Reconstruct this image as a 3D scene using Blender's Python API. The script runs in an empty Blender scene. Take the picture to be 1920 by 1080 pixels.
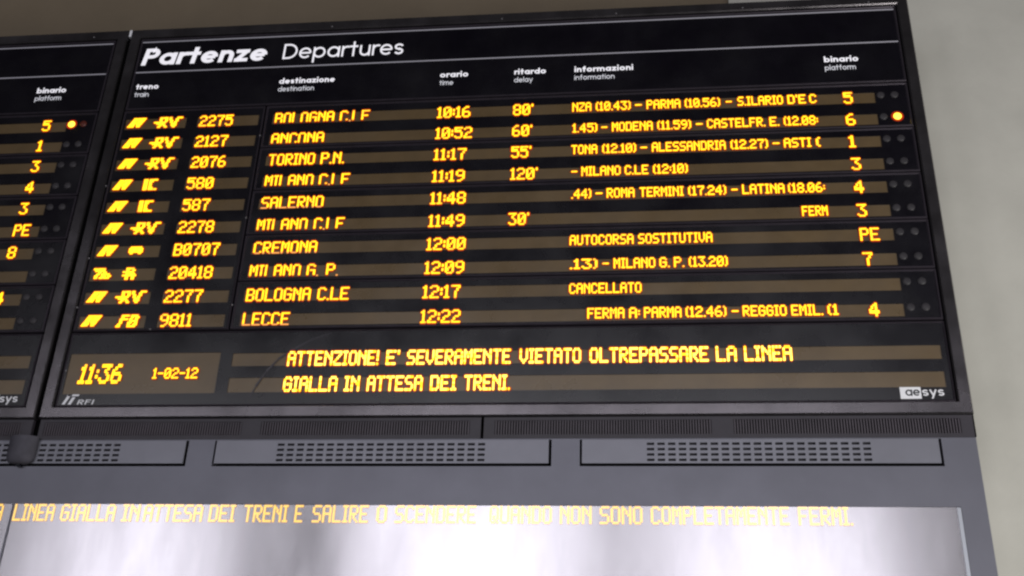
import bpy, math, random
from mathutils import Matrix, Vector
random.seed(7)
S = bpy.context.scene
C = bpy.data.collections.new('station'); S.collection.children.link(C)
H = 1.6                                   # eye height: board heights below are above the eye

# ---------------------------------------------------------------- camera
def rot(yaw, pitch, roll):
    return (Matrix.Rotation(yaw, 3, 'Z') @ Matrix.Rotation(pitch, 3, 'X') @ Matrix.Rotation(roll, 3, 'Y'))
cam = bpy.data.cameras.new('camera'); cam_o = bpy.data.objects.new('camera', cam); C.objects.link(cam_o)
R3 = rot(math.radians(7.30941), math.radians(27.31885), math.radians(-2.33374))
right, fwd, up = R3.col[0], R3.col[1], R3.col[2]
m = Matrix((( right.x, up.x, -fwd.x, 0), (right.y, up.y, -fwd.y, -4.6), (right.z, up.z, -fwd.z, H), (0, 0, 0, 1)))
cam_o.matrix_world = m
cam.sensor_width = 36; cam.lens = 2115.5/1920*36; cam.clip_end = 200
cam.dof.use_dof = False
S.camera = cam_o
S.view_settings.view_transform = 'Standard'; S.view_settings.look = 'None'
S.view_settings.exposure = 0; S.view_settings.gamma = 1
S.cycles.filter_width = 2.35
S.cycles.max_bounces = 5

# ---------------------------------------------------------------- light of the hall
w = bpy.data.worlds.new('World'); S.world = w; w.use_nodes = True
w.node_tree.nodes['Background'].inputs[0].default_value = (0.70, 0.66, 0.72, 1)
w.node_tree.nodes['Background'].inputs[1].default_value = 0.014
def area(name, loc, target, sx, sy, power, col):
    l = bpy.data.lights.new(name, 'AREA'); l.shape = 'RECTANGLE'; l.size = sx; l.size_y = sy
    l.energy = power; l.color = col
    o = bpy.data.objects.new(name, l); C.objects.link(o); o.location = loc
    d = Vector(target) - Vector(loc); o.rotation_euler = d.to_track_quat('-Z', 'Y').to_euler()
    return o
# key light added low and to the right to grade the wall's brightness
area('key_light', (4.6, -4.2, 0.9), (0.6, 0.4, 3.4), 3.2, 2.6, 290, (1.0, 0.985, 0.94))
# three windows in the far side of the hall, behind the viewer; the steel screen mirrors them
def window_light(x, wd, z0, z1, rad, col=(0.94, 0.93, 1.0)):
    h = z1 - z0
    area('window_light', (x, -12.0, H + (z0+z1)/2), (x, 0, H + (z0+z1)/2), wd, h, rad*wd*h*math.pi, col)
window_light(-7.9, 3.0, -0.6, 6.0, 3.1)
window_light(-2.6, 3.6, -0.6, 6.0, 3.3)
window_light(1.85, 3.4, -0.6, 6.0, 3.0)

# ---------------------------------------------------------------- materials
def mat(name, col, rough=0.5, metal=0.0, spec=0.5, var=0.0, vscale=3.0, bump=0.0, bscale=120.0,
        rvar=0.0, rscale=2.5, emit=None, es=0.0, stretch=(1, 1, 1), coat=0.0):
    mt = bpy.data.materials.new(name); mt.use_nodes = True
    nt = mt.node_tree; N = nt.nodes; L = nt.links; b = N['Principled BSDF']
    b.inputs['Base Color'].default_value = (*col, 1); b.inputs['Roughness'].default_value = rough
    b.inputs['Metallic'].default_value = metal; b.inputs['Specular IOR Level'].default_value = spec
    b.inputs['Coat Weight'].default_value = coat; b.inputs['Coat Roughness'].default_value = 0.25
    if emit:
        b.inputs['Emission Color'].default_value = (*emit, 1); b.inputs['Emission Strength'].default_value = es
    tc = N.new('ShaderNodeTexCoord'); mp = N.new('ShaderNodeMapping'); mp.inputs['Scale'].default_value = stretch
    geo = N.new('ShaderNodeNewGeometry')
    L.new(geo.outputs['Position'], mp.inputs['Vector'])
    def noise(sc, det=4, rg=0.6):
        n = N.new('ShaderNodeTexNoise'); n.inputs['Scale'].default_value = sc
        n.inputs['Detail'].default_value = det; n.inputs['Roughness'].default_value = rg
        L.new(mp.outputs['Vector'], n.inputs['Vector']); return n
    if var:
        n = noise(vscale, 6); r = N.new('ShaderNodeMapRange')
        r.inputs['From Min'].default_value = 0.3; r.inputs['From Max'].default_value = 0.7
        r.inputs['To Min'].default_value = 1-var; r.inputs['To Max'].default_value = 1+var
        L.new(n.outputs['Fac'], r.inputs['Value'])
        mx = N.new('ShaderNodeVectorMath'); mx.operation = 'SCALE'; mx.inputs[0].default_value = col
        L.new(r.outputs['Result'], mx.inputs['Scale']); L.new(mx.outputs['Vector'], b.inputs['Base Color'])
    if rvar:
        n = noise(rscale, 5); r = N.new('ShaderNodeMapRange')
        r.inputs['From Min'].default_value = 0.3; r.inputs['From Max'].default_value = 0.7
        r.inputs['To Min'].default_value = max(0.02, rough-rvar); r.inputs['To Max'].default_value = rough+rvar
        L.new(n.outputs['Fac'], r.inputs['Value']); L.new(r.outputs['Result'], b.inputs['Roughness'])
    if bump:
        n = noise(bscale, 3); bp = N.new('ShaderNodeBump'); bp.inputs['Strength'].default_value = bump
        bp.inputs['Distance'].default_value = 0.002
        L.new(n.outputs['Fac'], bp.inputs['Height']); L.new(bp.outputs['Normal'], b.inputs['Normal'])
    return mt
M = {
 'arc_line': mat('faint_arc_mark', (0.045, 0.04, 0.05), 0.45),
 'led_b': mat('slightly_weaker_amber_led', (0.8, 0.5, 0.05), 0.5, emit=(1.0, 0.56, 0.02), es=1.25),
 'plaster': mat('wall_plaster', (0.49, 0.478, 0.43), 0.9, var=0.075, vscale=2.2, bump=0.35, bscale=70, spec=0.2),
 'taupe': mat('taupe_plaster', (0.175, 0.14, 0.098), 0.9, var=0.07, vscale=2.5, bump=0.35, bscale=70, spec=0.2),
 'frame': mat('frame_grey_paint', (0.20, 0.185, 0.198), 0.25, metal=0.93, var=0.14, vscale=5, bump=0.04, bscale=260, rvar=0.08),
 'bezel': mat('black_printed_glass', (0.0022, 0.0015, 0.004), 0.27, spec=0.95, var=0.2, vscale=8, rvar=0.06, rscale=3),
 'rim': mat('module_edge_dark_grey', (0.065, 0.055, 0.07), 0.28, metal=0.6, var=0.15, vscale=9),
 'gap': mat('black_gap', (0.002, 0.002, 0.002), 0.9, spec=0.1),
 'filter': mat('amber_brown_filter', (0.112, 0.074, 0.034), 0.30, spec=1.0, var=0.15, vscale=6, rvar=0.06),
 'print': mat('white_lettering', (0.80, 0.79, 0.82), 0.5, emit=(0.94, 0.92, 1.0), es=0.5),
 'print_small': mat('white_small_lettering', (0.75, 0.75, 0.8), 0.5, emit=(0.9, 0.92, 1.0), es=0.25),
 'rule': mat('grey_printed_rule', (0.42, 0.41, 0.46), 0.5),
 'logo_white': mat('white_logo_print', (0.80, 0.80, 0.84), 0.5),
 'logo_dark': mat('dark_logo_print', (0.01, 0.01, 0.014), 0.5),
 'led': mat('lit_amber_led', (0.8, 0.5, 0.05), 0.5, emit=(1.0, 0.64, 0.0), es=1.6),
 'led_glow': mat('painted_led_glow', (0.10, 0.012, 0.0), 0.4, emit=(1.0, 0.04, 0.0), es=0.42),  # reddish light bleed round the dots, painted as a dim glowing surface
 'led_bright': mat('bright_lit_amber_led', (0.9, 0.7, 0.2), 0.5, emit=(1.0, 0.84, 0.07), es=1.9),
 'led_dim': mat('weak_lit_amber_led', (0.8, 0.4, 0.1), 0.5, emit=(1.0, 0.32, 0.07), es=0.75),
 'lamp_lit': mat('lit_indicator', (0.9, 0.6, 0.1), 0.4, emit=(1.0, 0.78, 0.05), es=2.0),
 'lamp_red': mat('weak_red_indicator', (0.07, 0.015, 0.01), 0.4, emit=(1.0, 0.10, 0.02), es=0.012),
 'lamp_off': mat('unlit_indicator_lens', (0.036, 0.033, 0.037), 0.5, spec=0.3, var=0.2, vscale=12),
 'grille': mat('grille_dark_paint', (0.030, 0.026, 0.034), 0.5, var=0.15, vscale=10),
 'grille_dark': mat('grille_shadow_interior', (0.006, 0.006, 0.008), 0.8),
 'cabinet': mat('cabinet_grey_paint', (0.152, 0.152, 0.182), 0.45, metal=0.5, var=0.09, vscale=2.4, bump=0.12, bscale=240, rvar=0.06),
 'speaker': mat('speaker_panel_grey_paint', (0.20, 0.20, 0.232), 0.45, metal=0.5, var=0.08, vscale=3.4, bump=0.12, bscale=240, rvar=0.05),
 'slat': mat('grille_slat_edge', (0.062, 0.052, 0.064), 0.45, var=0.2, vscale=10),
 'slot': mat('slot_dark', (0.012, 0.010, 0.016), 0.7),
 'led_screen': mat('lit_led_behind_glossy_glass', (0.48, 0.43, 0.34), 0.20, metal=0.5, emit=(1.0, 0.60, 0.0), es=0.95),
 'led_screen_glow': mat('painted_led_glow_glossy', (0.45, 0.40, 0.42), 0.20, metal=0.75, emit=(1.0, 0.10, 0.0), es=0.25),  # the same painted light bleed, for the scrolling text
 'screen': mat('glossy_screen_glass', (0.50, 0.48, 0.51), 0.20, metal=0.75, var=0.10, vscale=1.8, rvar=0.045, rscale=2.0, stretch=(1.7, 1, 0.6)),
 'edge': mat('bright_aluminium_edge', (0.45, 0.47, 0.52), 0.4, metal=0.6),
 'camhouse': mat('dark_camera_housing', (0.066, 0.063, 0.078), 0.7, spec=0.3, var=0.2, vscale=20),
 'lens': mat('camera_lens_glass', (0.003, 0.003, 0.006), 0.15),
 'screw': mat('screw_head', (0.25, 0.24, 0.25), 0.4, metal=0.7),
}

# ---------------------------------------------------------------- mesh helpers (z given above the eye)
class MB:
    def __init__(s): s.v = []; s.f = []; s.mi = []; s.idx = {}
    def vert(s, x, y, z):
        k = (round(x, 5), round(y, 5), round(z, 5))
        if k not in s.idx: s.idx[k] = len(s.v); s.v.append((x, y, z+H))
        return s.idx[k]
    def quad(s, a, b, c, d, m=0):
        q = [s.vert(*p) for p in (a, b, c, d)]
        if len(set(q)) >= 3:
            s.f.append(q if len(set(q)) == 4 else list(dict.fromkeys(q))); s.mi.append(m)
    def poly(s, pts, m=0):
        s.f.append([s.vert(*p) for p in pts]); s.mi.append(m)
    def box(s, x0, x1, y0, y1, z0, z1, m=0, back=True):
        s.quad((x0,y0,z0),(x1,y0,z0),(x1,y0,z1),(x0,y0,z1), m)
        s.quad((x0,y0,z0),(x0,y0,z1),(x0,y1,z1),(x0,y1,z0), m)
        s.quad((x1,y0,z0),(x1,y1,z0),(x1,y1,z1),(x1,y0,z1), m)
        s.quad((x0,y0,z1),(x1,y0,z1),(x1,y1,z1),(x0,y1,z1), m)
        s.quad((x0,y0,z0),(x0,y1,z0),(x1,y1,z0),(x1,y0,z0), m)
        if back: s.quad((x0,y1,z0),(x0,y1,z1),(x1,y1,z1),(x1,y1,z0), m)
    def bbox(s, x0, x1, y0, y1, z0, z1, c, m=0):        # box whose front edges are chamfered
        s.ring([(x0,z0,x1,z1)]*1, None, m) if False else None
        lv = [(y1, 0), (y0+c, 0), (y0, c)]
        loops = [[(x0+i, y, z0+i), (x1-i, y, z0+i), (x1-i, y, z1-i), (x0+i, y, z1-i)] for y, i in lv]
        for a, b in zip(loops, loops[1:]):
            for k in range(4):
                n = (k+1) % 4; s.quad(a[k], a[n], b[n], b[k], m)
        s.quad(*loops[-1], m); s.quad(*reversed(loops[0]), m)
    def ring(s, x0, x1, z0, z1, prof, m=0):             # rectangular frame; prof = [(inset, y)...]
        loops = [[(x0+i, y, z0+i), (x1-i, y, z0+i), (x1-i, y, z1-i), (x0+i, y, z1-i)] for i, y in prof]
        for a, b in zip(loops, loops[1:]):
            for k in range(4):
                n = (k+1) % 4; s.quad(a[k], a[n], b[n], b[k], m)
    def plate(s, x0, x1, z0, z1, yf, yb, holes=(), m=0, outer=True):
        xs = sorted({round(v, 5) for v in [x0, x1]+[v for h in holes for v in h[:2] if x0 < v < x1]})
        zs = sorted({round(v, 5) for v in [z0, z1]+[v for h in holes for v in h[2:] if z0 < v < z1]})
        def inh(x, z): return any(h[0] < x < h[1] and h[2] < z < h[3] for h in holes)
        for i in range(len(xs)-1):
            for j in range(len(zs)-1):
                a, b, c, d = xs[i], xs[i+1], zs[j], zs[j+1]
                if not inh((a+b)/2, (c+d)/2): s.quad((a,yf,c),(b,yf,c),(b,yf,d),(a,yf,d), m)
        for a, b, c, d in holes:
            for p, q in (((a,c),(b,c)), ((b,c),(b,d)), ((b,d),(a,d)), ((a,d),(a,c))):
                s.quad((p[0],yf,p[1]),(p[0],yb,p[1]),(q[0],yb,q[1]),(q[0],yf,q[1]), m)
        if outer:
            for p, q in (((x0,z0),(x1,z0)), ((x1,z0),(x1,z1)), ((x1,z1),(x0,z1)), ((x0,z1),(x0,z0))):
                s.quad((p[0],yf,p[1]),(q[0],yf,q[1]),(q[0],yb,q[1]),(p[0],yb,p[1]), m)
    def disc(s, cx, cz, r, y0, y1, n=20, dome=0.0, m=0):
        P = [(cx+r*math.cos(2*math.pi*k/n), cz+r*math.sin(2*math.pi*k/n)) for k in range(n)]
        Q = [(cx+r*0.72*math.cos(2*math.pi*k/n), cz+r*0.72*math.sin(2*math.pi*k/n)) for k in range(n)]
        for k in range(n):
            a, b = P[k], P[(k+1)%n]; c, d = Q[k], Q[(k+1)%n]
            s.quad((a[0],y1,a[1]),(b[0],y1,b[1]),(b[0],y0,b[1]),(a[0],y0,a[1]), m)
            s.quad((a[0],y0,a[1]),(b[0],y0,b[1]),(d[0],y0-dome*0.7,d[1]),(c[0],y0-dome*0.7,c[1]), m)
            s.poly([(c[0],y0-dome*0.7,c[1]),(d[0],y0-dome*0.7,d[1]),(cx,y0-dome,cz)], m)
    def build(s, name, mats, parent=None, label=None, kind=None, cat=None, group=None):
        if not isinstance(mats, (list, tuple)): mats = [mats]
        me = bpy.data.meshes.new(name); me.from_pydata(s.v, [], s.f); me.update()
        for q in mats: me.materials.append(q)
        me.polygons.foreach_set('material_index', s.mi)
        return link(name, me, parent, label, kind, cat, group)
def link(name, me, parent=None, label=None, kind=None, cat=None, group=None, loc=None):
    o = bpy.data.objects.new(name, me); C.objects.link(o)
    if parent is not None:
        o.parent = parent
        p = Vector((0, 0, 0)); q = parent
        while q: p += q.location; q = q.parent
        o.location = (Vector(loc) if loc else Vector((0, 0, 0))) - p
    elif loc: o.location = loc
    if label: o['label'] = label
    if kind: o['kind'] = kind
    if cat: o['category'] = cat
    if group: o['group'] = group
    return o
def thing(name, label, cat, loc=(0, 0, 0), group=None):
    return link(name, None, None, label, None, cat, group, loc)

# ---------------------------------------------------------------- LED dot font
F = {
'A':"01110 10001 10001 11111 10001 10001 10001",'B':"11110 10001 10001 11110 10001 10001 11110",
'C':"01110 10001 10000 10000 10000 10001 01110",'D':"11110 10001 10001 10001 10001 10001 11110",
'E':"11111 10000 10000 11110 10000 10000 11111",'F':"11111 10000 10000 11110 10000 10000 10000",
'G':"01110 10001 10000 10111 10001 10001 01110",'H':"10001 10001 10001 11111 10001 10001 10001",
'I':"111 010 010 010 010 010 111",'L':"10000 10000 10000 10000 10000 10000 11111",
'M':"10001 11011 10101 10101 10001 10001 10001",'N':"10001 11001 10101 10011 10001 10001 10001",
'O':"01110 10001 10001 10001 10001 10001 01110",'P':"11110 10001 10001 11110 10000 10000 10000",
'Q':"01110 10001 10001 10001 10101 10010 01101",'R':"11110 10001 10001 11110 10100 10010 10001",
'S':"01111 10000 10000 01110 00001 00001 11110",'T':"11111 00100 00100 00100 00100 00100 00100",
'U':"10001 10001 10001 10001 10001 10001 01110",'V':"10001 10001 10001 10001 10001 01010 00100",
'Z':"11111 00001 00010 00100 01000 10000 11111",
'0':"01110 10001 10011 10101 11001 10001 01110",'1':"010 110 010 010 010 010 111",
'2':"01110 10001 00001 00110 01000 10000 11111",'3':"11111 00010 00100 00010 00001 10001 01110",
'4':"00010 00110 01010 10010 11111 00010 00010",'5':"11111 10000 11110 00001 00001 10001 01110",
'6':"00110 01000 10000 11110 10001 10001 01110",'7':"11111 00001 00010 00100 00100 00100 00100",
'8':"01110 10001 10001 01110 10001 10001 01110",'9':"01110 10001 10001 01111 00001 00010 01100",
'(':"01 10 10 10 10 10 01",')':"10 01 01 01 01 01 10",
'.':"0 0 0 0 0 0 2",':':"0 0 1 0 1 0 0","'":"1 1 0 0 0 0 0",'!':"1 1 1 1 1 0 1",
'-':"0000 0000 0000 1111 0000 0000 0000",'O0':"",
}
F['o'] = F['O']
def bits(text, tall=False):
    rows = [''] * 7
    for i, ch in enumerate(text):
        g = F[ch].split()
        for r in range(7): rows[r] += g[r] + ('0' if i < len(text)-1 else '')
    if tall:
        rows = [rows[0], rows[1], rows[2], rows[2], rows[3], rows[4], rows[4], rows[5], rows[6]]
    return rows
def led(text, x0, x1, z0, z1, parent, tall=True, drop=False, bright=False, fat=1.0, bitmap=None, y=-0.001, rim=0.0062, flat=False,
        shear=0.0, label=None, cut=None, dimrow=False):
    rows = bitmap or bits(text, tall)
    nr, nc = len(rows), len(rows[0]); e_ = (x1-x0)/nc*.3; x0 += e_; x1 -= e_; px, pz = (x1-x0)/nc, (z1-z0)/nr
    iso = lambda c: rows[nr-1][c] == '2'
    lit = {}
    for r in range(nr):
        for c in range(nc):
            if rows[r][c] not in '0.':
                if drop and r == nr-1 and not iso(c): continue
                if cut and c >= cut: continue
                lit[(r, c)] = 1 if (dimrow and r >= nr-1) else (3 if random.random() < .22 else 0)
    mb = MB()
    for (r, c), d in lit.items():
        cx = x0+(c+.5)*px; cz = z1-(r+.5)*pz; s = shear*(cz-z0)
        hx, hz = px*.5*max(fat, 1.30)*0.97, pz*.5*max(fat, 1.12)*0.97
        e = 0.00012*((r*7+c*3) % 5)
        A = [(cx-hx+s, cz-hz), (cx+hx+s, cz-hz), (cx+hx+s, cz+hz), (cx-hx+s, cz+hz)]
        q = 0.78                                                    # each lens is a small frustum, domed towards the viewer
        B = [(cx+s+(a-cx-s)*q, cz+(b-cz)*q) for a, b in A]
        yy = y-0.0024-e
        if flat: B = A; yy = y-0.0005-e*.2
        mb.quad(*[(a, yy, b) for a, b in B], d)
        for k in range(4):
            n = (k+1) % 4
            mb.quad((A[k][0], y-0.0008, A[k][1]), (A[n][0], y-0.0008, A[n][1]), (B[n][0], yy, B[n][1]), (B[k][0], yy, B[k][1]), d)
    # red glow painted round the letters: a half-pitch grid grown by one cell round the lit dots, so no two faces overlap
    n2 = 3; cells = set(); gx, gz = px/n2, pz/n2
    ex, ez = max(1, round(rim/gx)), max(1, round(rim/gz))  # rim: width of the painted glow round the dots
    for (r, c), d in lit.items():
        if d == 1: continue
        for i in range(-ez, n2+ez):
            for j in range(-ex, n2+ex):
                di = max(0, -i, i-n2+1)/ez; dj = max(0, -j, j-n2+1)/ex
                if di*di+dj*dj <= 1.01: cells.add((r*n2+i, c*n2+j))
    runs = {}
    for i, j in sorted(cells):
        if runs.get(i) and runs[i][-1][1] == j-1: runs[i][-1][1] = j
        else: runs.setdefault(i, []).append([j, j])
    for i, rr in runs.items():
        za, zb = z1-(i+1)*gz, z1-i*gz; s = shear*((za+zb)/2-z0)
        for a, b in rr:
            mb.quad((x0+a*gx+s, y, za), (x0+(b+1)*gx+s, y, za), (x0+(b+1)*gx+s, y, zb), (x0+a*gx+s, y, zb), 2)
    mm_ = [M['led_screen'], M['led_screen'], M['led_screen_glow'], M['led_screen']] if flat else [M['led_bright' if bright else 'led'], M['led_dim'], M['led_glow'], M['led' if bright else 'led_b']]
    o = mb.build('led_text', mm_, parent, label)
    return o
LOGO = {
'FS': ["......##############", ".....######.#######.", "....######.#######..", "...######.#######...",
       "..######.#######....", ".#######..#####.....", "#######...####......"],
'RV': ["....######.##....####", "....##..##.##...##...", "....##..##..##..##...", "#########...##.##....",
       "..######.....####....", "....##.##....####....", "...##...##....##....."],
'IC': ["###.######", "###.###...", "###.##....", "###.##....", "###.##....", "###.###...", "###.######"],
'BUS': [".########.", "##########", "##########", "##########", ".##....##."],
'TN': ["#######....", ".######....", "...##.##...", "..##.#####.", ".##..###.##", ".##.######."],
'R': ["..#####...", "..##..##..", "#######...", "..######..", "#########.", "..##..##..", "..##..##.."],
'FB': ["...######.#####.", "...##.....##.###", "..######.##..##.", "..##.....######.", "..##....###..##.", ".##.....##..###.", "###.....######.."],
}

# ---------------------------------------------------------------- geometric (single storey a) lettering from strokes
def arc(cx, cy, rx, ry, a0, a1, n=14):
    return [(cx+rx*math.cos(math.radians(a0+(a1-a0)*k/n)), cy+ry*math.sin(math.radians(a0+(a1-a0)*k/n))) for k in range(n+1)]
def glyph(ch, w):
    h = w/2; r = .5-h
    if ch == 'a': return [arc(.5,.5,r,r,0,360,24), [(1-h,0),(1-h,1)]], 1
    if ch == 'o': return [arc(.5,.5,r,r,0,360,24)], 1
    if ch == 'e': return [arc(.5,.5,r,r,0,318,24), [(h,.5),(1-h,.5)]], 1
    if ch == 'd': return [arc(.5,.5,r,r,0,360,24), [(1-h,0),(1-h,1.5)]], 1
    if ch == 'b': return [arc(.5,.5,r,r,0,360,24), [(h,0),(h,1.5)]], 1
    if ch == 'p': return [arc(.5,.5,r,r,0,360,24), [(h,-.45),(h,1)]], 1
    if ch == 'r': return [[(h,0),(h,1)], arc(h+.36,.58,.36,.42-h,175,62)], .36+w*.75
    if ch == 't': return [[(.33,0),(.33,1.38)], [(0,1-h),(.66,1-h)]], .66
    if ch == 'l': return [[(h,0),(h,1.5)]], w
    if ch == 'i': return [[(h,0),(h,1)], [(h,1.2),(h,1.2+w*1.05)]], w
    if ch == 'n': return [[(h,0),(h,1)], arc(.43,.56,.43-h,.44-h,180,0)+[(.86-h,0)]], .86
    if ch == 'm': return [[(h,0),(h,1)], arc(.40,.56,.40-h,.44-h,180,0)+[(.80-h,0)], arc(1.1-h,.56,.30,.44-h,180,0)+[(1.4-h,0)]], 1.4
    if ch == 'u': return [[(h,1)]+arc(.43,.44,.43-h,.44-h,180,360)+[(.86-h,1)], [(.86-h,0),(.86-h,.5)]], .86
    if ch == 'z': return [[(0,1-h),(.8,1-h)], [(h*.9,h*.6),(.8-h*.9,1-h*.6)], [(0,h),(.8,h)]], .8
    if ch == 's': return [arc(.36,.75-h*.5,.36-h,.25-h*.5,20,270,12)+arc(.36,.25+h*.5,.36-h,.25-h*.5,90,-160,12)], .72
    if ch == 'f': return [[(.3,0),(.3,1.1)]+arc(.55,1.1,.25,.4-h,180,90,6), [(0,1-h),(.62,1-h)]], .62
    if ch == 'y': return [[(h,1),(.45,.05)], [(.9-h,1),(.28,-.45)]], .9
    if ch == 'P': return [[(h,0),(h,1.42)], [(h,1.42-h),(.5,1.42-h)]+arc(.5,1.0,.42-h,.42-h,90,-90,12)+[(h,.58+h)]], .92
    if ch == 'D': return [[(h,0),(h,1.42)], [(h,1.42-h),(.42,1.42-h)]+arc(.42,.71,.74-h,.71-h,90,-90,18)+[(h,h)]], 1.16
    if ch == 'R': return [[(h,0),(h,1.42)], [(h,1.42-h),(.5,1.42-h)]+arc(.5,1.0,.42-h,.42-h,90,-90,10)+[(h,.58+h)], [(.45,.6),(.85,0)]], .9
    if ch == 'F': return [[(h,0),(h,1.42)], [(h,1.42-h),(.8,1.42-h)], [(h,.75),(.7,.75)]], .8
    if ch == 'I': return [[(h,0),(h,1.42)]], w
    return [], .5
def letters(text, x0, x1, zb, xh, name, material, parent, w=.2, gap=.14, shear=0, y=-0.0005, thick=0.0012, label=None):
    pos = 0; strokes = []
    for ch in text:
        st, adv = glyph(ch, w)
        for s in st: strokes.append([(px+pos, pz) for px, pz in s])
        pos += adv+gap
    W = pos-gap; sx = (x1-x0)/W; sz = xh
    mb = MB()
    for k, s in enumerate(strokes):
        closed = len(s) > 3 and math.dist(s[0], s[-1]) < 1e-6
        pts = s[:-1] if closed else s
        n = len(pts); Lf, Rt = [], []
        for i in range(n):
            a = pts[i-1] if (closed or i > 0) else None
            b = pts[(i+1) % n] if (closed or i < n-1) else None
            d1 = Vector((pts[i][0]-a[0], pts[i][1]-a[1])).normalized() if a else None
            d2 = Vector((b[0]-pts[i][0], b[1]-pts[i][1])).normalized() if b else None
            d = ((d1 or d2)+(d2 or d1)).normalized(); nn = Vector((-d.y, d.x))
            m1 = w/2/max(.5, nn.dot(Vector((-(d1 or d2).y, (d1 or d2).x))))
            Lf.append((pts[i][0]+nn.x*m1, pts[i][1]+nn.y*m1)); Rt.append((pts[i][0]-nn.x*m1, pts[i][1]-nn.y*m1))
        yy = y-thick-0.00012*(k % 7)
        T = lambda p, q: (x0+p[0]*sx+shear*p[1]*sz, q, zb+p[1]*sz)
        rng = range(n) if closed else range(n-1)
        for i in rng:
            j = (i+1) % n
            mb.quad(T(Rt[i],yy), T(Rt[j],yy), T(Lf[j],yy), T(Lf[i],yy))
            mb.quad(T(Rt[i],y), T(Rt[j],y), T(Rt[j],yy), T(Rt[i],yy)); mb.quad(T(Lf[j],y), T(Lf[i],y), T(Lf[i],yy), T(Lf[j],yy))
        if not closed:
            mb.quad(T(Rt[0],y), T(Rt[0],yy), T(Lf[0],yy), T(Lf[0],y)); mb.quad(T(Rt[-1],yy), T(Rt[-1],y), T(Lf[-1],y), T(Lf[-1],yy))
    return mb.build(name, material, parent, label)

# ================================================================ the wall
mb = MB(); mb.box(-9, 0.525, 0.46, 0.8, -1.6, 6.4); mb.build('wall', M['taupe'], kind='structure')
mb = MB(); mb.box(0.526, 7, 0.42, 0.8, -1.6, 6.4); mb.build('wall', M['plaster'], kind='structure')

# ================================================================ departure boards
ROW = [3.373-0.1279*i for i in range(10)]          # bottom of the text of each row
SEAM = [3.490, 3.226, 2.970, 2.714, 2.457, 2.201]
XL, XR, IL, IR = -2.750, 1.372, -2.690, 1.312
ROWS = [
 dict(num='2275', n1=-2.082, cat='RV', dest=[('BOLOGNA',-1.859,-1.544),('C.LE',-1.516,-1.358)], drop=1, time='10:16', t1=-.837, delay="80'", d1=-.518,
   info=[('NZA',-0.323,-0.227),('(10.43)',-0.206,-0.031),('-',-0.012,0.025),('PARMA',0.046,0.214),('(10.56)',0.234,0.408),('-',0.434,0.465),('S.ILARIO',0.491,0.712),("D'E",0.732,0.821),('C',0.836,0.872)], plat='5'),
 dict(num='2127', n1=-2.090, cat='RV', dest=[('ANCONA',-1.861,-1.583)], drop=1, time='10:52', t1=-.822, delay="60'", d1=-.520,
   info=[('1.45)',-0.321,-0.197),('-',-0.179,-0.147),('MODENA',-0.126,0.075),('(11.59)',0.096,0.262),('-',0.283,0.319),('CASTELFR.',0.337,0.618),('E.',0.637,0.685),('(12.08:',0.705,0.869)], plat='6', lit=1),
 dict(num='2076', n1=-2.080, cat='RV', dest=[('TORINO',-1.857,-1.615),('P.N.',-1.587,-1.463)], drop=0, time='11:17', t1=-.844, delay="55'", d1=-.521,
   info=[('TONA',-0.325,-0.197),('(12.10)',-0.174,-0.008),('-',0.010,0.046),('ALESSANDRIA',0.067,0.422),('(12.27)',0.444,0.623),('-',0.643,0.678),('ASTI',0.696,0.826),('(',0.845,0.871)], plat='1'),
 dict(num='580', n1=-2.124, cat='IC', dest=[('MILANO',-1.859,-1.608),('C.LE',-1.581,-1.423)], drop=1, time='11:19', t1=-.845, delay="120'", d1=-.486,
   info=[('-',-0.324,-0.293),('MILANO',-0.275,-0.084),('C.LE',-0.066,0.049),('(12:10)',0.070,0.237)], plat='3'),
 dict(num='587', n1=-2.123, cat='IC', dest=[('SALERNO',-1.860,-1.541)], drop=1, time='11:48', t1=-.833,
   info=[('.44)',-0.322,-0.225),('-',-0.207,-0.171),('ROMA',-0.153,-0.019),('TERMINI',0.004,0.213),('(17.24)',0.233,0.412),('-',0.434,0.466),('LATINA',0.485,0.682),('(18.06:',0.697,0.868)], plat='4'),
 dict(num='2278', n1=-2.080, cat='RV', dest=[('MILANO',-1.863,-1.607),('C.LE',-1.577,-1.423)], drop=1, time='11:49', t1=-.831, delay="30'", d1=-.521,
   info=[('FERM',0.751,0.869)], plat='3'),
 dict(num='B0707', n1=-2.031, cat='BUS', dest=[('CREMONA',-1.861,-1.543)], drop=1, time='12:00', t1=-.819,
   info=[('AUTOCORSA',-0.327,-0.027),('SOSTITUTIVA',-0.007,0.336)], plat='PE'),
 dict(num='20418', n1=-2.045, cat='R', op='TN', dest=[('MILANO',-1.863,-1.609),('G.',-1.581,-1.520),('P.',-1.486,-1.424)], drop=1, time='12:09', t1=-.819,
   info=[('.13)',-0.325,-0.194),('-',-0.174,-0.142),('MILANO',-0.122,0.071),('G.',0.088,0.137),('P.',0.154,0.203),('(13.20)',0.222,0.400)], plat='7'),
 dict(num='2277', n1=-2.074, cat='RV', dest=[('BOLOGNA',-1.860,-1.544),('C.LE',-1.513,-1.359)], drop=0, time='12:17', t1=-.830,
   info=[('CANCELLATO',-0.326,0.006)], plat=''),
 dict(num='9811', n1=-2.105, cat='FB', dest=[('LECCE',-1.859,-1.631)], drop=1, time='12:22', t1=-.822,
   info=[('FERMA',-0.242,-0.073),('A:',-0.054,-0.003),('PARMA',0.013,0.182),('(12.46)',0.199,0.381),('-',0.402,0.435),('REGGIO',0.451,0.645),('EMIL.',0.663,0.802),('(1',0.820,0.869)], plat='4'),
]
LEFTP = ['5', '1', '3', '4', '3', 'PE', '8', '', '4', '']

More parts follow.
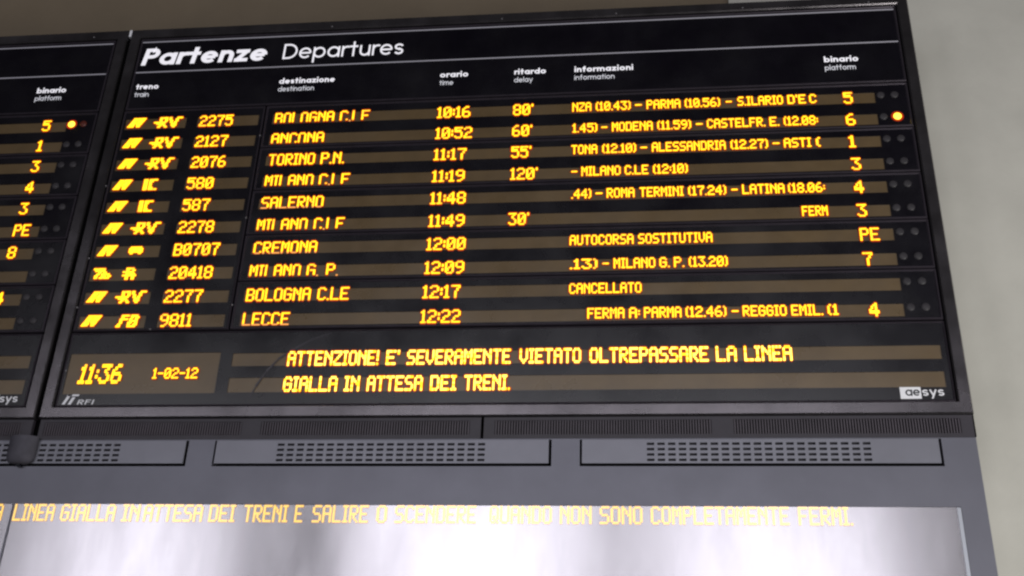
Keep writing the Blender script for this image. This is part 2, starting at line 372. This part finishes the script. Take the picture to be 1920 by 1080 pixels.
def lampobj(x, z, parent, state):
    mb = MB(); r = .0185 if state == 'lamp_lit' else .0185
    mb.disc(x, z, r, -0.004, 0.006, 22, 0.005)
    o = mb.build('indicator_lamp', M[state], parent, {'lamp_lit': 'lit yellow indicator lamp', 'lamp_red': 'faint red indicator lamp'}.get(state))
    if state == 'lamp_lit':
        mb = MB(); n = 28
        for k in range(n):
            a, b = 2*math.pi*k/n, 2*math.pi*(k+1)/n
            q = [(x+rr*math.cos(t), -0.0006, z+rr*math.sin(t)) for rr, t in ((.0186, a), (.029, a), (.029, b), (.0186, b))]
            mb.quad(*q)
        mb.build('indicator_lamp', M['led_glow'], parent, 'painted red glow round the lit lamp')  # light bleed round the lamp, painted as a flat glowing ring
def strip(parent, x0, x1, z0, z1):
    mb = MB(); mb.box(x0-0.002, x1+0.002, 0.0035, 0.009, z0-0.002, z1+0.002)
    return mb.build('display_window', M['filter'], parent)
def module(name, x0, x1, z0, z1, holes, parent, label=None, rimw=0.012):
    """black printed plate with openings and a raised chamfered edge"""
    g = 0.0028
    mb = MB()
    mb.plate(x0+g+rimw, x1-g-rimw, z0+g+rimw, z1-g-rimw, 0.0, 0.012, holes, 0, outer=False)
    mb.ring(x0+g, x1-g, z0+g, z1-g, [(0, 0.03), (0, -0.001), (0.004, -0.0055), (rimw-0.005, -0.0055), (rimw, 0.0)], 1)
    return mb.build(name, [M['bezel'], M['rim']], parent, label)

def board(dx, main):
    if main:
        t = thing('departure_board', 'large black departures board headed Partenze Departures with ten rows of amber train times', 'departure board', (dx+(XL+XR)/2, 0.2, H+1.66))
    else:
        t = thing('departure_board', 'neighbouring departures board cut off by the left edge, only its platform column showing', 'departure board', (dx+(XL+XR)/2, 0.2, H+1.66))
    o = dx
    # body and frame
    mb = MB(); mb.box(XL+o+0.004, XR+o-0.004, 0.032, 0.405, 1.764, 4.026); mb.build('case', M['gap'], t)
    mb = MB()
    mb.ring(XL+o, XR+o, 1.764, 4.034, [(0, 0.10), (0, -0.004), (0.005, -0.010), (0.050, -0.010), (0.056, -0.004), (0.057, 0.031)])
    mb.build('frame', M['frame'], t)
    mb = MB(); mb.ring(XL+o-0.008, XR+o+0.010, 1.68, 4.040, [(0, 0.12), (0, 0.04), (0.02, 0.04)]); mb.build('back_flange', M['gap'], t)
    # header
    hp = module('header_panel', IL+o, IR+o, 3.492, 3.974, [], t)
    for z in (3.948, 3.742):
        mb = MB(); x0 = -2.678+o if main else -4.6; x1 = 1.300+o
        mb.box(x0, x1, -0.0016, 0, z-0.0035, z+0.0035, back=False); mb.build('rule_line', M['rule'], hp)
    if main:
        letters('Partenze', -2.659, -1.966, 3.790, 0.079, 'heading_text', M['print'], hp, w=.27, gap=.11, shear=.14, label='bold white heading Partenze')
        letters('Departures', -1.872, -1.219, 3.794, 0.070, 'heading_text', M['print'], hp, w=.145, gap=.17, shear=.02, label='thin white heading Departures')
    heads = [('treno','train',-2.656,-2.531,-2.576),('destinazione','destination',-1.868,-1.568,-1.674),('orario','time',-1.010,-.863,-.938),
             ('ritardo','delay',-.623,-.461,-.527),('informazioni','information',-.314,-.017,-.111),('binario','platform',.929,1.094,1.078)]
    for a, b, x0, x1, x2 in heads if main else heads[-1:]:
        letters(a, x0+o, x1+o, 3.630, 0.0235, 'column_heading', M['print'], hp, w=.27, gap=.15, label='bold white word '+a)
        letters(b, x0+o, x2+o, 3.580, 0.0215, 'column_heading', M['print_small'], hp, w=.17, gap=.14, label='thin white word '+b)
    # five modules with two rows each
    for k in range(5):
        zt, zb = SEAM[k], SEAM[k+1]
        x0 = -1.915+o
        holes = [(-1.872+o, 1.151+o, ROW[i]-0.001, ROW[i]+0.061) for i in (2*k, 2*k+1)]
        md = module('display_module', x0, IR+o, zb, zt, holes, t)
        for i in (2*k, 2*k+1):
            strip(md, *holes[i-2*k]); r = ROWS[i]; z = ROW[i]; ZT = z+0.0655
            for q, lx in enumerate((1.177, 1.242)):
                st = 'lamp_off'
                if main and r.get('lit') and q == 1: st = 'lamp_lit'
                if not main and i == 0: st = 'lamp_lit' if q == 0 else 'lamp_red'
                lampobj(lx+o, z+0.043, md, st)
            if main:
                for wd, a, b in r['dest']: led(wd, a, b, z, ZT, md, dimrow=bool(r['drop']), drop=False if i in (4, 6, 9) else bool(r['drop']))
                led(r['time'], -1.010, r['t1'], z, ZT, md)
                if r.get('delay'): led(r['delay'], -.622, r['d1'], z, ZT, md)
                for wd, a, b in r['info']: led(wd, a, b, z+0.010, z+0.0625, md, tall=False)
                if r['plat']: led(r['plat'], .998, 1.087 if r['plat'] == 'PE' else (1.034 if r['plat'] == '1' else 1.045), z, ZT, md)
            elif LEFTP[i]:
                led(LEFTP[i], .998+1*o+0.017, (1.104 if LEFTP[i] == 'PE' else (1.05 if LEFTP[i] == '1' else 1.062))+o, z+0.006, ZT+0.006, md)
    # train number panel
    holes = []
    for i in range(10):
        holes += [(-2.668+o, -2.336+o, ROW[i]-0.004, ROW[i]+0.062), (-2.276+o, -1.946+o, ROW[i]-0.003, ROW[i]+0.062)]
    tp = module('train_panel', IL+o, -1.918+o, 2.201, 3.490, holes, t, rimw=0.010)
    for i in range(10):
        strip(tp, *holes[2*i]); strip(tp, *holes[2*i+1])
        if main:
            r = ROWS[i]; z = ROW[i]
            op = r.get('op', 'FS')
            led('', -2.654, -2.556, z+0.008, z+0.066, tp, bitmap=LOGO[op], fat=1.06, label='operator emblem in amber dots')
            cw = {'RV': (-2.512, -2.356), 'IC': (-2.496, -2.420), 'BUS': (-2.496, -2.421), 'R': (-2.503, -2.421), 'FB': (-2.480, -2.366)}[r['cat']]
            cz = (z+0.014, z+0.056) if r['cat'] == 'BUS' else (z+0.001, z+0.066)
            led('', cw[0], cw[1], cz[0], cz[1], tp, bitmap=LOGO[r['cat']], fat=1.06, label='train category emblem in amber dots')
            led(r['num'], -2.265, r['n1'], z+0.0005, z+0.0665, tp, label='amber train number')
    # message module
    ho = [(-2.667+o, -1.936+o, 1.884, 2.087), (-1.877+o, 1.280+o, 2.016, 2.081), (-1.877+o, 1.280+o, 1.886, 1.958)]
    mm = module('message_module', IL+o, IR+o, 1.818, 2.198, ho, t, rimw=0.0085)
    for h in ho: strip(mm, *h)
    if main:
        led('11:36', -2.607, -2.398, 1.936, 2.031, mm, tall=False, fat=1.34, shear=.10, label='large amber clock digits')
        led('1-02-12', -2.247, -2.029, 1.957, 2.010, mm, tall=False, fat=1.12, label='small amber date digits')
        for wd, a, b in [('ATTENZIONE!',-1.614,-1.186),("E'",-1.154,-1.089),('SEVERAMENTE',-1.057,-0.582),('VIETATO',-0.544,-0.267),('OLTREPASSARE',-0.231,0.293),('LA',0.323,0.415),('LINEA',0.445,0.653)]:
            led(wd, a, b, 2.015, 2.086, mm, tall=False, bright=True, fat=1.2)
        for wd, a, b in [('GIALLA',-1.618,-1.365),('IN',-1.335,-1.262),('ATTESA',-1.230,-0.974),('DEI',-0.942,-0.821),('TRENI.',-0.788,-0.580)]:
            led(wd, a, b, 1.888, 1.960, mm, tall=False, bright=True, fat=1.2)
        mb = MB(); A = [(-1.42,2.178),(-1.50,2.150),(-1.585,2.104),(-1.655,2.050),(-1.705,1.990),(-1.745,1.915),(-1.765,1.862)]
        for k in range(6):
            (a, b), (c, d) = A[k], A[k+1]; w0, w1 = .0012+.0009*min(k, 3), .0012+.0009*min(k+1, 3)
            mb.quad((a, -.0008, b-w0), (a, -.0008, b+w0), (c-w1, -.0008, d+w1), (c+w1, -.0008, d-w1))
        mb.build('arc_mark', M['arc_line'], mm)  # thin grey curved ribbon across the message panel
        # railway emblem with letters
        mb = MB()
        def para(x, z, wd, h, sl, m=0): mb.poly([(x, -0.0016, z), (x+wd, -0.0016, z), (x+wd+sl*h, -0.0016, z+h), (x+sl*h, -0.0016, z+h)], m)
        for x, z, wd, h in [(-2.657,1.832,.015,.050),(-2.6405,1.873,.016,.009),(-2.628,1.832,.015,.036),(-2.6175,1.873,.034,.009)]: para(x, z, wd, h, .45)
        mb.build('emblem', M['logo_white'], mm)
        letters('RFI', -2.583, -2.507, 1.832, 0.0165, 'logo_text', M['logo_white'], mm, w=.2, gap=.3, shear=.2, label='small slanted white letters RFI')
    # maker's mark: white plate with two dark letters, three white ones
    mb = MB(); mb.box(1.086+o, 1.172+o, -0.002, 0, 1.833, 1.886, back=False); mb.build('logo_plate', M['logo_white'], mm)
    letters('ae', 1.108+o, 1.167+o, 1.846, 0.028, 'logo_text', M['logo_dark'], mm, w=.20, gap=.12, y=-0.0022, label='dark letters ae on a white plate')
    letters('sys', 1.177+o, 1.266+o, 1.846, 0.028, 'logo_text', M['logo_white'], mm, w=.20, gap=.12, label='white letters sys')
    # screws on the mullion
    for (x, z) in [(-1.922, 3.30), (-1.922, 2.81), (-1.919, 2.33), (-2.690, 3.02), (-2.690, 2.60), (-2.690, 2.33), (-2.672, 2.00), (-2.30, 2.208)]:
        if main:
            mb = MB(); mb.disc(x, z, .0045, -0.0075, 0.0, 10, 0.001); mb.build('screw', M['screw'], t)
    for x in (-1.62, -0.70, -0.10, 0.55, 1.18):
        mb = MB(); mb.disc(x+o, 3.995, .0045, -0.0115, -0.009, 10, 0.001); mb.build('screw', M['screw'], t)
    # ventilation grilles under the board
    for (g0, g1), ops in [((-2.742, -.703), [(-2.719,-1.784), (-1.695,-.752)]), ((-.690, 1.366), [(-.642,.291), (.384,1.316)])]:
        hl = [(a+o, b+o, 1.682, 1.748) for a, b in ops]
        mb = MB(); mb.plate(g0+o, g1+o, 1.663, 1.762, 0.006, 0.030, hl)
        gr = mb.build('ventilation_grille', M['grille'], t)
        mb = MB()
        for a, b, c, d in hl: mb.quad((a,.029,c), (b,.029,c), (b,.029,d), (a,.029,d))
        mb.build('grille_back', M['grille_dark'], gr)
        mb = MB(); n = 80
        for a, b, c, d in hl:
            st = (b-a)/n
            for k in range(n):
                x = a+(k+.5)*st
                mb.box(x-st*.24, x+st*.24, 0.0075, 0.026, c+0.0004, d-0.0004, back=False)
        mb.build('slats', M['slat'], gr, kind='stuff')
    return t
DX = -4.144
board(0, True)
board(DX, False)
# light showing through the gap between the boards, painted as a white block
mb = MB(); mb.bbox(-2.766, -2.752, -0.006, 0.03, 3.992, 4.036, 0.002)
mb.build('glimmer', M['logo_white'], label='tiny white block painted as light showing through the gap between the two boards', cat='glimmer')

# ================================================================ lower cabinet with loudspeaker panels and scrolling screen
lc = thing('display_cabinet', 'grey cabinet under the boards with slotted panels and a pale scrolling screen', 'display cabinet', (-1.6, 0.2, 0.4))
SP = [(-3.515, -2.014), (-1.893, -.391), (-.270, 1.226)]
SC = [(-4.6, -2.777), (-2.769, 1.266)]
CT, ST = 1.6605, 1.3665
holes = [(a, b, 1.537, CT-0.004) for a, b in SP]
mb = MB()
mb.plate(-5.3, 1.366, -1.2, CT, 0.0, 0.40, holes+[(a, b, 0.10, ST) for a, b in SC], outer=True)
mb.build('case', M['cabinet'], lc)
mb = MB(); mb.quad((-5.3,.06,1.45),(1.36,.06,1.45),(1.36,.06,CT-.001),(-5.3,.06,CT-.001)); mb.build('case_back', M['gap'], lc)
slotme = None
for n, (a, b) in enumerate(SP):
    x0, x1 = a+0.010, b-0.012
    z0, z1 = 1.549, CT-0.006
    px = .04465; x = (a+b)/2-21*px/2+.006 + (0.002 if n == 1 else 0); cols = range(21)
    if n == 0: x = -2.6735-10*px*0.965; px *= .98; cols = range(18)
    zs = [1.6405-k*.0237 for k in range(4)]
    sl = [(x+c*px, x+c*px+.031, z-.0115, z) for c in cols for z in zs if x+c*px > -3.5]
    mb = MB(); mb.plate(x0, x1, z0, z1, -0.004, 0.004, sl)
    sp = mb.build('loudspeaker_panel', M['speaker'], lc)
    if slotme is None:
        q = MB(); q.plate(-.017, .017, -.0075-H, .0075-H, 0, .006, [(-.0156, .0156, -.006-H, .006-H)], outer=True)
        q.quad((-.0156,.0045,-.006-H),(.0156,.0045,-.006-H),(.0156,.0045,.006-H),(-.0156,.0045,.006-H))
        slotme = bpy.data.meshes.new('slot'); slotme.from_pydata(q.v, [], q.f); slotme.materials.append(M['slot'])
    for s in sl:
        link('slot', slotme, sp, loc=((s[0]+s[1])/2, 0.0045, H+(s[2]+s[3])/2))
for k, (a, b) in enumerate(SC):
    mb = MB(); mb.box(a+.001, b-.001, 0.004, 0.012, 0.102, ST-0.001)
    sc = mb.build('screen', M['screen'], lc)
    if k:
        mb = MB(); mb.box(b-0.016, b-0.0015, 0.001, 0.0038, 0.105, ST-0.003); mb.build('edge_trim', M['edge'], sc)
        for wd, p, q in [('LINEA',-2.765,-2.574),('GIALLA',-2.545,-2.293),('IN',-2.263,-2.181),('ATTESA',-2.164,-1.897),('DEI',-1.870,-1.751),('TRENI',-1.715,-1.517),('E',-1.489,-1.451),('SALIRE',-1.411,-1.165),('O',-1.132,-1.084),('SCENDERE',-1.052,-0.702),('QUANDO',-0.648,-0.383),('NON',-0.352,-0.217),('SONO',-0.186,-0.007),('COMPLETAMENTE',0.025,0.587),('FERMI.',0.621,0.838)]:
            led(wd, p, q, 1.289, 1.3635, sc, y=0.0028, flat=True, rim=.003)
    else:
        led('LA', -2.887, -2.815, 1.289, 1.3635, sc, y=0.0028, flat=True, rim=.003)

# ================================================================ small camera under the left board
sec = thing('security_camera', 'small dark dome camera fixed in front of the slotted panel at the far left', 'camera', (-2.78, -0.05, H+1.6))
mb = MB(); n = 28; cx, cy = -2.785, -0.015
prof = [(.074, 1.668), (.074, 1.606), (.0725, 1.603), (.0725, 1.580), (.068, 1.562), (.058, 1.550), (.040, 1.543), (0.0, 1.540)]
for (r0, z0), (r1, z1) in zip(prof, prof[1:]):
    for k in range(n):
        a, b = 2*math.pi*k/n, 2*math.pi*(k+1)/n
        P = lambda r, z, t: (cx+r*.92*math.cos(t), cy+r*math.sin(t)*.50, z)
        if r1 > 0: mb.quad(P(r0,z0,a), P(r1,z1,a), P(r1,z1,b), P(r0,z0,b))
        else: mb.poly([P(r0,z0,a), (cx,cy,z1), P(r0,z0,b)])
o = mb.build('housing', M['camhouse'], sec)
for p in o.data.polygons: p.use_smooth = True
mb = MB(); mb.bbox(cx-.008, cx+.014, cy-.012, cy+.012, 1.531, 1.5415, .003); mb.build('sensor', M['lens'], sec)
